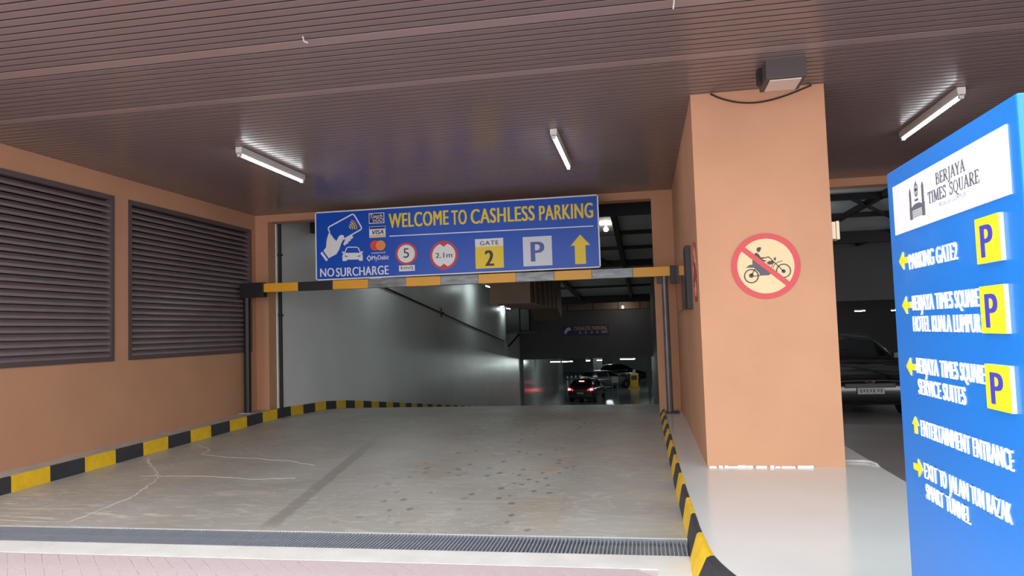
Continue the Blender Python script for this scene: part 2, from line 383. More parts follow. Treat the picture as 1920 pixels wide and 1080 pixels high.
struct('wall_garage', mb, mat('garage_wall_paint', (176, 182, 182), .6, var=.05), 'grey walls around the lower garage hall', 'wall', (0, 0, 0))
def dz(y): return 4.25 + (2.95 - 4.25) * (y - 12.17) / (38 - 12.17)
a, b = 12.17, 38
deck = struct('ceiling_deck', MB().hexa([(-6.52, a, dz(a)), (.36, a, dz(a)), (.36, b, dz(b)), (-6.52, b, dz(b)), (-6.52, a, 4.62), (.36, a, 4.62), (.36, b, 4.62), (-6.52, b, 4.62)]), DECK,
              'grey panelled soffit inside the ramp tunnel', 'ceiling', (0, 0, 0))
for y in (13.5, 18.4, 20.8, 23.6, 27.5, 31.0, 35.5):
    h = {13.5: .6, 23.6: .2, 35.5: .35}.get(y, .09)
    obj('beam', MB().box(-6.5, .34, y, y + .16, dz(y) - h, dz(y) + .05), BEAM, deck)
for x in (-5.3, -3.0, -.56):
    w = .06
    obj('beam', MB().hexa([(x - w, 13, dz(13) - .2), (x + w, 13, dz(13) - .2), (x + w, 37.9, dz(37.9) - .2), (x - w, 37.9, dz(37.9) - .2), (x - w, 13, dz(13)), (x + w, 13, dz(13)), (x + w, 37.9, dz(37.9)), (x - w, 37.9, dz(37.9))]), BEAM, deck)
obj('brace', MB().tube([(-2.2, 17, dz(17) - .12), (-.9, 24, dz(24) - .12)], .04, 6), BEAM, deck)
# right bay behind the pillar
bay = struct('ceiling_bay', MB().box(.66, 17, 12.17, 45, 4.5, 4.8), DECK, 'grey panelled soffit of the bay behind the pillar', 'ceiling', (0, 0, 0))
for y, h in ((13.2, .3), (15.6, .1), (18.2, .14), (21.5, .12), (26.0, .4)):
    obj('beam', MB().box(.7, 16.9, y, y + .18, 4.5 - h, 4.52), BEAM, bay)
for x in (3.6, 5.6, 8.2, 10.6): obj('beam', MB().box(x, x + .12, 12.3, 44.8, 4.36, 4.52), BEAM, bay)
obj('brace', MB().tube([(4.9, 18.2, 4.4), (8.3, 24.5, 4.4)], .05, 6), BEAM, bay)
struct('wall_bay', MB().box(.66, 17, 44.8, 45.1, -1.2, 4.6).box(2.3, 17, 30.0, 30.3, 2.25, 4.6), INDARK, 'dark back wall of the bay behind the pillar', 'wall', (0, 0, 0))

# ------------------------------------------------------------------ striped kerbs
def kerb_left():
    k = thing('striped_kerb', (-6.5, 8, 0), 'long black and yellow striped kerb along the left wall', 'kerb')
    H = .165
    ys = [5.34, 6.4, 8, 9.5, 11, 11.9, 12.5, 13, 14, 15, 16, 17, 22, 28, 35, 38]
    mb = MB()
    for a, b in zip(ys, ys[1:]):
        x0a = -6.78 if b <= 11.9 else -6.52
        mb.hexa([(x0a, a, fz(a) - .05), (-6.462, a, fz(a) - .05), (-6.462, b, fz(b) - .05), (x0a, b, fz(b) - .05), (x0a, a, fz(a) + H), (-6.462, a, fz(a) + H), (-6.462, b, fz(b) + H), (x0a, b, fz(b) + H)])
    obj('kerb_body', mb, CONC, k)
    y = 5.5; n = 0
    while y < 37.4:
        a, b = y + .002, y + .498
        mid = [(a, 0), (y + .25, 0), (b, 0)]
        mb = MB()
        for p, q in ((a, y + .25), (y + .25, b)):
            pts = []
            for yy in (p, q):
                z = fz(yy); pts.append([(-6.462, yy, z - .02), (-6.446, yy, z - .02), (-6.450, yy, z + H - .006), (-6.454, yy, z + H + .003), (-6.474, yy, z + H + .004), (-6.474, yy, z + H - .02)])
            A, C_ = pts; n6 = len(A)
            mb.add(A + C_, [tuple(range(n6))[::-1], tuple(range(n6, 2 * n6))] + [(i, (i + 1) % n6, n6 + (i + 1) % n6, n6 + i) for i in range(n6)])
        yel = int(math.floor((y - 6.5) / .5 + .001)) % 2 == 0
        obj('painted_block', mb, YEL if yel else BLK, k)
        y += .5
kerb_left()
def along(tab, y):
    t = sorted([(b, a) for a, b in tab]); return lerp_tab(t, y)
def kerb_right():
    k = thing('striped_kerb', (.25, 6, 0), 'curving black and yellow striped kerb edging the pale walkway', 'kerb')
    edges = [11.9]
    while edges[-1] > 2.2: edges.append(edges[-1] - .48)
    off = 4.84 - min(edges, key=lambda e: abs(e - 4.84)); edges = [e + off for e in edges]
    i0 = min(range(len(edges)), key=lambda i: abs(edges[i] - 4.84))
    for i in range(len(edges) - 1):
        b, a = min(edges[i], 11.88) - .002, edges[i + 1] + .002
        mb = MB(); n = 4; rows = []
        for j in range(n + 1):
            yy = a + (b - a) * j / n; xb, xt = along(BOTR, yy), along(TOPR, yy); z0 = max(fz(yy), 0) if yy > 5.33 else 0
            # the joint leans outward with the flare
            yt = yy
            rows.append([(xb, yy, z0 - .03), (xb, yy, z0 + .02), (xb + (xt - xb) * .75, yt, .172), (xt, yt, .184), (xt + .02, yt, .184), (xt + .02, yt, z0 - .03)])
        for A, C_ in zip(rows, rows[1:]):
            m6 = 6; bb = len(mb.v); mb.v += [Vector(p) for p in A + C_]; mb.f += [(bb + q, bb + (q + 1) % m6, bb + m6 + (q + 1) % m6, bb + m6 + q) for q in range(m6)]
        mb.f.append(tuple(range(6))[::-1]); e = len(mb.v); mb.f.append(tuple(range(e - 6, e)))
        obj('painted_block', mb, YEL if (i - i0) % 2 == 0 else BLK, k)
kerb_right()

# ------------------------------------------------------------------ louvres
def louvre(y0, y1, label):
    z0, z1 = 1.27, 3.43
    t = thing('wall_louvre', (-6.85, (y0 + y1) / 2, z0), label, 'louvre', 'brown metal louvres in the left wall')
    fw = .06
    obj('frame_rail', MB().box(-6.9, -6.765, y0, y1, z0, z0 + fw), LOUVF, t)
    obj('frame_rail', MB().box(-6.9, -6.765, y0, y1, z1 - fw, z1), LOUVF, t)
    obj('frame_stile', MB().box(-6.9, -6.765, y0, y0 + fw, z0 + fw, z1 - fw), LOUVF, t)
    obj('frame_stile', MB().box(-6.9, -6.765, y1 - fw, y1, z0 + fw, z1 - fw), LOUVF, t)
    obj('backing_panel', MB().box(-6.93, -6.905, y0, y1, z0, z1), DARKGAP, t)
    n = 25; p = (z1 - z0 - 2 * fw) / n; h = y1 - y0 - 2 * fw
    # drooping blade: lower edge stands out of the wall
    prof = [(-6.885, .062), (-6.845, .050), (-6.795, .004), (-6.787, -.022), (-6.781, -.022), (-6.788, .010), (-6.842, .056), (-6.885, .068)]
    sl = MB().prism([(a + 6.85, 0, b) for a, b in prof], (0, h, 0)).mesh('louvre_slat')
    repeat('louvre_slat', sl, LOUV, t, [(-6.85, y0 + fw, z0 + fw + p * (k + .12)) for k in range(n)])
louvre(5.27, 8.37, 'brown metal wall louvre cut by the left edge of the photo')
louvre(8.635, 11.74, 'brown metal wall louvre beside the black barrier post')

# ------------------------------------------------------------------ battens under the ceiling
def batten(name, a, b, z, tube_m, label, cat='lamp', group=None, h=.05, w=.075, rod=0):
    a = Vector((a[0], a[1], z)); b = Vector((b[0], b[1], z)); c = (a + b) / 2; L_ = (b - a).length
    rz = math.atan2((b - a).y, (b - a).x)
    t = thing(name, c, label, cat, group); WL[t] = Vector((0, 0, 0)); t.rotation_euler = (0, 0, rz)
    q = L_ / 2
    obj('housing', MB().prism([(-q, -w / 2, .04), (-q, -w * .38, .012), (-q, w * .38, .012), (-q, w / 2, .04), (-q, w / 2, .04 + h), (-q, -w / 2, .04 + h)], (L_, 0, 0)), HOUSE, t, local=True)
    obj('lamp_tube', MB().tube([(-q + .03, 0, 0), (q - .03, 0, 0)], .016, 10), tube_m, t, local=True, smooth=True)
    for s in (-1, 1): obj('lamp_holder', MB().box(min(s * q, s * (q - .035)), max(s * q, s * (q - .035)), -.02, .02, -.02, .02), HOUSE, t, local=True)
    if rod:
        for s in (-.6, .6): obj('drop_rod', MB().tube([(s * q, 0, .04 + h), (s * q, 0, .04 + h + rod)], .008, 6), HOUSE, t, local=True)
    return t
G = 'fluorescent battens under the entrance ceiling'
batten('batten_light', (-4.47, 7.5), (-4.47, 9.08), 3.605, TUBE, 'lit white batten lamp on the ceiling nearest the left louvres', group=G)
batten('batten_light', (-.89, 7.8), (-.89, 9.42), 3.605, TUBE, 'lit white batten lamp on the ceiling above the blue banner', group=G)
batten('batten_light', (3.08, 7.5), (3.08, 9.12), 3.605, TUBE, 'lit white batten lamp on the ceiling above the blue totem sign', group=G)

# small loose wires hanging from the ceiling
tag(obj('ceiling_wire', MB().tube([(-2.37, 4.851, 3.698), (-2.36, 4.85, 3.66), (-2.33, 4.845, 3.645)], .006, 6), HOUSE), 'short pale wire end hanging from the ceiling at upper left', 'wire')
tag(obj('ceiling_wire', MB().tube([(.29, 4.9, 3.698), (.285, 4.9, 3.66), (.28, 4.9, 3.63)], .006, 6), HOUSE), 'short pale wire end hanging from the ceiling at the top edge', 'wire')

# floodlight box and its cable
t = thing('floodlight', (1.25, 6.44, 3.7), 'dark grey box floodlight under the ceiling in front of the pillar', 'floodlight')
obj('housing', MB().prism([(1.09, 6.27, 3.705), (1.09, 6.26, 3.54), (1.09, 6.62, 3.535), (1.09, 6.66, 3.705)], (.325, 0, 0)), mat('floodlight_grey', (74, 68, 68), .55), t, bevel=.006)
obj('lens', MB().box(1.125, 1.38, 6.30, 6.585, 3.528, 3.537), LENS, t)
obj('bracket', MB().box(1.06, 1.09, 6.45, 6.58, 3.58, 3.705), BLACKM, t)
obj('bracket', MB().box(1.415, 1.44, 6.45, 6.58, 3.58, 3.705), BLACKM, t)
pts = []
for i in range(17):
    s = i / 16; pts.append((.71 + (1.62 - .71) * s, 7.025, 3.69 - .105 * math.sin(PI * s ** .85) * 1.15))
tag(obj('hanging_cable', MB().tube(pts, .008, 6), CABLE, smooth=True), 'dark cable sagging across the top of the orange pillar', 'cable')

# ------------------------------------------------------------------ height barrier
def barrier():
    t = thing('height_barrier', (-3.1, 11.35, .2), 'yellow and black height limit barrier across the garage entrance', 'height barrier')
    Y = 11.35; k = .9784
    zc = 1.5 + .875 * k; zr = 1.5 + .855 * k
    def zz(x): return zc + (zr - zc) * (x + 6.44) / 6.9
    xs = [x * k for x in (-6.436, -5.801, -5.168, -4.536, -3.869, -3.278, -2.635, -2.013, -1.385, -.786, -.139, .43)]
    h = .074
    for i, (a, b) in enumerate(zip(xs, xs[1:])):
        m = BARY if i % 2 == 0 else (BLACKM if i == 1 else GREYM)
        mb = MB().hexa([(a, Y - .05, zz(a) - h), (b, Y - .05, zz(b) - h), (b, Y + .05, zz(b) - h), (a, Y + .05, zz(a) - h), (a, Y - .05, zz(a) + h), (b, Y - .05, zz(b) + h), (b, Y + .05, zz(b) + h), (a, Y + .05, zz(a) + h)])
        obj('bar_section', mb, m, t, bevel=.006)
    p = obj('post', MB().tube([(-6.635, Y, .25), (-6.635, Y, zc + .05)], .058, 14), BLACKM, t, smooth=False)
    obj('base_plate', MB().box(-6.74, -6.53, Y - .11, Y + .11, .249, .266), STEEL, p)
    obj('bar_sleeve', MB().box(-6.73, xs[0], Y - .07, Y + .07, zz(xs[0]) - .155, zz(xs[0]) + .095), BLACKM, t, bevel=.006)
    p = obj('post', MB().tube([(.335, Y, .182), (.335, Y, zr - .07)], .05, 14), POSTG, t)
    obj('base_plate', MB().box(.268, .47, Y - .11, Y + .11, .1805, .205), BLACKM, p)
    obj('bar_sleeve', MB().box(xs[-1], .512, Y - .07, Y + .07, zr - .19, zr + .08), BLACKM, t, bevel=.004)
    obj('bar_cradle', MB().box(.22, .30, Y - .055, Y + .055, zr - .18, zr - .075), BLACKM, t)
barrier()

# ------------------------------------------------------------------ welcome banner
def banner():
    Y = 11.27; k = Y / 11.6
    F = Frame((0, Y, 1.5 - 1.5 * k), (k, 0, 0), (0, 0, k))       # u, v are metres on the 11.6 m plane
    F.N = Vector((0, -1, 0))
    x0, x1, z0, z1 = -5.49, -.64, 2.462, 3.64
    t = thing('welcome_banner', (-3.0, Y, F.p(0, z0).z), 'blue banner reading WELCOME TO CASHLESS PARKING above the height bar', 'banner')
    obj('board', F.rect(MB(), x0, z0, x1, z1, -.03, 0), BLUE, t)
    mb = MB()
    for a in ((x0, z0, x1, z0 + .02), (x0, z1 - .02, x1, z1), (x0, z0, x0 + .02, z1), (x1 - .022, z0, x1, z1)): F.rect(mb, *a, -.031, .006)
    obj('border_frame', mb, WHITE, t)
    for x in (-4.6, -1.6): obj('mounting_bracket', F.rect(MB(), x - .03, z0 - .003, x + .03, z1 - .1, -.1, -.031), STEEL, t)
    def L_(name, m, fn, parent=t):
        mb = MB(); fn(mb); return obj(name, mb, m, parent)
    e = .004
    for body, a, b in (('WELCOME', -4.165, -3.12), ('TO', -3.075, -2.81), ('CASHLESS', -2.745, -1.675), ('PARKING', -1.605, -.73)):
        dzv = (3.0 + a) * -.009
        L_('lettering', YELP, lambda mb: F.text(mb, body, a, 3.285 + dzv, b, 3.54 + dzv, 0, e, .034))
    L_('rule_line', WHITE, lambda mb: F.stroke(mb, [(-4.155, 3.156), (-.735, 3.134)], .016, 0, e))
    L_('lettering', WHITE, lambda mb: F.text(mb, 'NO', -5.413, 2.522, -5.155, 2.676, 0, e, .025))
    L_('lettering', WHITE, lambda mb: F.text(mb, 'SURCHARGE', -5.125, 2.515, -4.182, 2.672, 0, e, .025))
    # stored-value card logo
    c = obj('payment_logo', F.rect(MB(), -4.515, 3.385, -4.242, 3.565, 0, e), WHITE, t)
    L_('logo_field', NAVY, lambda mb: F.rect(mb, -4.503, 3.397, -4.254, 3.553, e, e + .003), c)
    L_('logo_text', WHITE, lambda mb: F.text(mb, 'Touch', -4.492, 3.475, -4.275, 3.545, e, e + .006, .01, .15), c)
    L_('logo_text', WHITE, lambda mb: F.text(mb, "'nGO", -4.452, 3.408, -4.262, 3.472, e, e + .006, .01, .15), c)
    c = obj('payment_logo', F.rect(MB(), -4.513, 3.145, -4.225, 3.335, 0, e), WHITE, t)
    L_('logo_band', NAVY, lambda mb: F.rect(mb, -4.505, 3.292, -4.232, 3.327, e, e + .003), c)
    L_('logo_band', mat('pale_gold_print', (232, 200, 130), .5), lambda mb: F.rect(mb, -4.505, 3.152, -4.232, 3.185, e, e + .003), c)
    L_('logo_text', NAVY, lambda mb: F.text(mb, 'VISA', -4.462, 3.2, -4.255, 3.275, e, e + .006, .02, .2), c)
    c = L_('payment_logo', MCR, lambda mb: F.disc(mb, -4.415, 3.012, .085, 0, e))
    L_('logo_disc', MCO, lambda mb: F.disc(mb, -4.315, 3.008, .085, e, e + .003), c)
    L_('logo_text', WHITE, lambda mb: F.text(mb, 'mastercard', -4.485, 2.872, -4.24, 2.905, 0, e, .0), c)
    c = L_('payment_logo', WHITE, lambda mb: F.text(mb, 'MyDebit', -4.475, 2.742, -4.175, 2.842, 0, e, .015))
    L_('logo_diamond', WHITE, lambda mb: F.stroke(mb, [(-4.525, 2.845), (-4.562, 2.8), (-4.525, 2.755), (-4.488, 2.8)], .022, 0, e, True), c)
    # hand holding a contactless card
    h = L_('card_outline', WHITE, lambda mb: F.stroke(mb, [(-4.98, 3.145), (-4.675, 3.29), (-4.655, 3.31), (-4.652, 3.335), (-4.775, 3.55), (-4.80, 3.567), (-4.83, 3.56), (-5.235, 3.375), (-5.25, 3.355), (-5.247, 3.33), (-5.225, 3.28)], .022, 0, e))
    L_('hand', WHITE, lambda mb: F.poly(mb, [(-5.40, 2.928), (-5.37, 2.955), (-5.265, 2.81), (-5.30, 2.785)], 0, e))
    L_('hand', WHITE, lambda mb: F.poly(mb, [(-5.345, 2.965), (-5.25, 2.835), (-5.20, 2.86), (-5.11, 2.90), (-5.06, 2.975), (-5.02, 3.08), (-4.965, 3.175), (-4.975, 3.215), (-5.02, 3.225), (-5.06, 3.205), (-5.105, 3.125), (-5.15, 3.165), (-5.235, 3.285), (-5.262, 3.22), (-5.285, 3.14), (-5.295, 3.03)], 0, e))
    L_('hand', WHITE, lambda mb: F.poly(mb, [(-4.985, 3.06), (-4.94, 3.15), (-4.83, 3.205), (-4.805, 3.19), (-4.81, 3.155), (-4.85, 3.14), (-4.85, 3.115), (-4.89, 3.105), (-4.90, 3.07), (-4.94, 3.06), (-4.955, 3.035)], 0, e))
    for r in (.045, .082, .12, .157): L_('signal_wave', YELP if r < .14 else MCO, lambda mb: F.ring(mb, -4.895, 3.325, r, .018, 0, e, 10, -.12, 1.15))
    def carpic(mb):
        F.poly(mb, [(-5.0, 2.775), (-5.005, 2.86), (-4.985, 2.915), (-4.655, 2.90), (-4.638, 2.85), (-4.64, 2.765), (-4.70, 2.765), (-4.71, 2.79), (-4.92, 2.795), (-4.93, 2.775)], 0, e)
        F.stroke(mb, [(-4.965, 2.905), (-4.925, 2.995), (-4.89, 3.008), (-4.745, 3.0), (-4.715, 2.985), (-4.675, 2.895)], .016, 0, e)
        F.poly(mb, [(-5.012, 2.918), (-4.965, 2.905), (-4.97, 2.935), (-5.005, 2.938)], 0, e); F.poly(mb, [(-4.632, 2.9), (-4.675, 2.893), (-4.668, 2.922), (-4.636, 2.925)], 0, e)
    c = L_('car_pictogram', WHITE, carpic)
    L_('car_lamp', BLUE, lambda mb: (F.poly(mb, [(-4.96, 2.87), (-4.9, 2.85), (-4.915, 2.84), (-4.955, 2.85)], e, e + .003), F.poly(mb, [(-4.675, 2.86), (-4.735, 2.845), (-4.72, 2.835), (-4.68, 2.842)], e, e + .003)), c)
    # speed limit
    c = L_('speed_limit_sign', RED, lambda mb: F.disc(mb, -3.868, 2.845, .188, 0, e, 36))
    L_('sign_face', WHITE, lambda mb: F.disc(mb, -3.868, 2.845, .15, e, e + .002, 36), c)
    L_('sign_text', INK, lambda mb: F.text(mb, '5', -3.918, 2.775, -3.818, 2.935, e, e + .005), c)
    L_('unit_plate', WHITE, lambda mb: F.rect(mb, -4.0, 2.552, -3.725, 2.65, 0, e + .003), c)
    L_('sign_text', INK, lambda mb: F.text(mb, 'km/j', -3.965, 2.565, -3.76, 2.64, e, e + .007), c)
    # height limit
    c = L_('height_limit_sign', RED, lambda mb: F.disc(mb, -3.218, 2.788, .24, 0, e, 36))
    L_('sign_face', WHITE, lambda mb: F.disc(mb, -3.218, 2.788, .198, e, e + .002, 36), c)
    L_('sign_wedge', RED, lambda mb: (F.poly(mb, [(-3.30, 2.99), (-3.136, 2.985), (-3.217, 2.93)], e, e + .005), F.poly(mb, [(-3.30, 2.588), (-3.136, 2.585), (-3.219, 2.645)], e, e + .005)), c)
    L_('sign_text', INK, lambda mb: F.text(mb, '2.1m', -3.36, 2.745, -3.075, 2.83, e, e + .006, .005), c)
    # gate number
    c = L_('gate_plate', WHITE, lambda mb: F.rect(mb, -2.682, 2.535, -2.21, 3.024, 0, e))
    L_('gate_field', YELP, lambda mb: F.rect(mb, -2.682, 2.535, -2.21, 2.895, e, e + .002), c)
    L_('gate_text', INK, lambda mb: F.text(mb, 'GATE', -2.6, 2.918, -2.29, 2.99, e, e + .005, .005, 0, 1.15), c)
    L_('gate_text', INK, lambda mb: F.text(mb, '2', -2.525, 2.575, -2.37, 2.83, e, e + .006, .035), c)
    c = L_('parking_plate', mat('pale_plate', (222, 226, 236), .4), lambda mb: F.rect(mb, -1.887, 2.537, -1.413, 3.016, 0, e))
    L_('parking_letter', PBLUE, lambda mb: F.text(mb, 'P', -1.762, 2.61, -1.535, 2.95, e, e + .005, .03), c)
    L_('arrow', YELP, lambda mb: F.poly(mb, [(-1.045, 2.535), (-.872, 2.533), (-.872, 2.833), (-.794, 2.832), (-.953, 3.009), (-1.11, 2.834), (-1.045, 2.834)], 0, e))
banner()

# ------------------------------------------------------------------ round prohibition signs
def moto_sign(F, u0, v0, R, label):
    c = F.p(u0, v0 - R); t = thing('no_motorcycle_sign', c, label, 'road sign', 'round no motorcycle signs on the pillar')
    sx, sy = R / 437, R / 413
    def q(x, y): return (u0 + (x - 577) * sx, v0 - (y - 530) * sy)
    def Q(*p): return [q(*a) for a in p]
    def P(name, m, fn): mb = MB(); fn(mb); return obj(name, mb, m, t)
    s = sx
    P('sign_plate', CREAM, lambda mb: F.disc(mb, u0, v0, R * .96, 0, .006, 48))
    P('red_ring', RED, lambda mb: F.ring(mb, u0, v0, R * .92, R * .165, .006, .010, 56))
    w0, w1 = .006, .0085
    P('wheel_tyre', INK, lambda mb: F.ring(mb, *q(388, 650), 88 * s, 15 * s, w0, w1, 32))
    P('wheel_tyre', INK, lambda mb: F.ring(mb, *q(800, 600), 88 * s, 14 * s, w0, w1, 32))
    P('wheel_hub', INK, lambda mb: F.disc(mb, *q(388, 643), 30 * s, w0, w1, 18))
    P('wheel_hub', INK, lambda mb: F.disc(mb, *q(800, 605), 25 * s, w0, w1, 18))
    P('rider_head', INK, lambda mb: F.poly(mb, Q((470, 320), (478, 298), (500, 288), (528, 293), (537, 308), (522, 312), (520, 335), (500, 352), (480, 345)), w0, w1))
    P('rider_body', INK, lambda mb: F.poly(mb, Q((437, 372), (455, 360), (478, 362), (500, 385), (518, 418), (580, 420), (620, 410), (622, 422), (580, 432), (530, 440), (600, 470), (500, 480), (440, 400)), w0, w1))
    P('rider_leg', INKP, lambda mb: F.poly(mb, Q((410, 450), (430, 440), (470, 470), (580, 560), (640, 625), (612, 648), (500, 648), (490, 610), (450, 570), (430, 545), (340, 542), (315, 545), (372, 508), (410, 505)), w0, w1))
    P('fuel_tank', INK, lambda mb: F.poly(mb, Q((590, 490), (620, 470), (660, 465), (690, 485), (670, 508), (625, 518)), w0, w1))
    P('fork', INK, lambda mb: (F.stroke(mb, Q((610, 412), (635, 430), (690, 490), (800, 605)), 11 * s, w0, w1), F.stroke(mb, Q((668, 555), (690, 515), (730, 490), (792, 474)), 8 * s, w0, w1), F.stroke(mb, Q((645, 560), (668, 505)), 6 * s, w0, w1)))
    P('headlamp', INK, lambda mb: F.poly(mb, Q((680, 440), (706, 420), (712, 445), (704, 470), (690, 460)), w0, w1))
    P('frame_bar', INK, lambda mb: (F.stroke(mb, Q((388, 643), (440, 560)), 12 * s, w0, w1), F.stroke(mb, Q((415, 652), (500, 648)), 10 * s, w0, w1)))
    P('red_bar', RED, lambda mb: F.stroke(mb, Q((255, 268), (880, 790)), R * .155, .0086, .0105))
moto_sign(Frame((0, 7.04, 0), (1, 0, 0), (0, 0, 1)), 1.132, 2.027, .305, 'round red no motorcycle sign on the front of the orange pillar')
moto_sign(Frame((.525, 0, 0), (0, -1, 0), (0, 0, 1)), -7.42, 2.03, .30, 'round sign seen edge-on on the left side of the pillar')
t = thing('notice_board', (.5, 9.3, 1.70), 'long glossy dark board on the left side of the pillar near the bar end', 'notice board')
obj('board', MB().box(.485, .525, 8.42, 10.8, 1.70, 2.34), GLOSSB, t)
obj('frame_end', MB().box(.468, .525, 8.0, 8.42, 1.68, 2.36), BLACKM, t)
t = thing('junction_box', (1.765, 7.13, 2.25), 'small cream junction box on the right side of the pillar', 'junction box')
obj('box', MB().box(1.73, 1.768, 7.06, 7.2, 2.25, 2.41), CREAMB, t, bevel=.004)
obj('cover', MB().box(1.772, 1.80, 7.055, 7.205, 2.245, 2.415), CREAMB, t, bevel=.004)
obj('seam', MB().box(1.768, 1.772, 7.065, 7.195, 2.255, 2.405), INK, t)
tag(obj('floor_conduit', MB().tube([(1.74, 7.3, .192), (1.95, 7.29, .192), (2.0, 7.25, .192), (2.02, 7.15, .19), (2.045, 7.0, .13), (2.06, 6.95, .02)], .012, 8), HOUSE, smooth=True), 'thin pale conduit on the walkway running out from the pillar foot', 'conduit')
tag(obj('floor_wire', MB().tube([(2.06, 7.2, .0), (2.4, 7.0, -.005), (2.9, 6.85, -.012), (3.6, 6.8, -.02)], .008, 6), PLATE, smooth=True), 'thin wire lying on the dark driveway beside the walkway', 'wire')

# pale meandering crack on the ramp
def ribbon(path, w):
    mb = MB(); L_ = []; 
    for i, (x, y) in enumerate(path):
        a = path[max(i - 1, 0)]; c = path[min(i + 1, len(path) - 1)]; d = Vector((c[0] - a[0], c[1] - a[1])).normalized(); n = Vector((-d.y, d.x)) * w * random.uniform(.3, .8)
        L_.append(((x + n.x, y + n.y), (x - n.x, y - n.y)))
    for p, q in zip(L_, L_[1:]):
        mb.prism([(*p[0], fz(p[0][1]) + .0005), (*p[1], fz(p[1][1]) + .0005), (*q[1], fz(q[1][1]) + .0005), (*q[0], fz(q[0][1]) + .0005)], (0, 0, .0015))
    return mb
def wig(pts, n, amp):
    out = []
    for (a, b), (c, d) in zip(pts, pts[1:]):
        for i in range(n): s = i / n; out.append((a + (c - a) * s + random.uniform(-amp, amp), b + (d - b) * s + random.uniform(-amp, amp)))
    return out + [pts[-1]]
LIME = mat('lime_seep', (228, 225, 214), .8)
obj('lime_crack', ribbon(wig([(-6.25, 8.3), (-5.75, 7.75), (-5.5, 7.47), (-5.2, 7.05), (-5.05, 6.6), (-4.95, 6.3), (-4.89, 5.82), (-4.86, 5.5)], 5, .02), .022), LIME, floor)
obj('lime_crack', ribbon(wig([(-6.2, 9.3), (-5.75, 8.9), (-5.7, 8.6), (-5.0, 8.35), (-4.3, 8.2), (-3.8, 7.9)], 5, .02), .016), LIME, floor)
obj('lime_crack', ribbon(wig([(-5.6, 7.3), (-5.0, 7.35), (-4.2, 7.2), (-3.7, 7.25)], 6, .05), .01), LIME, floor)

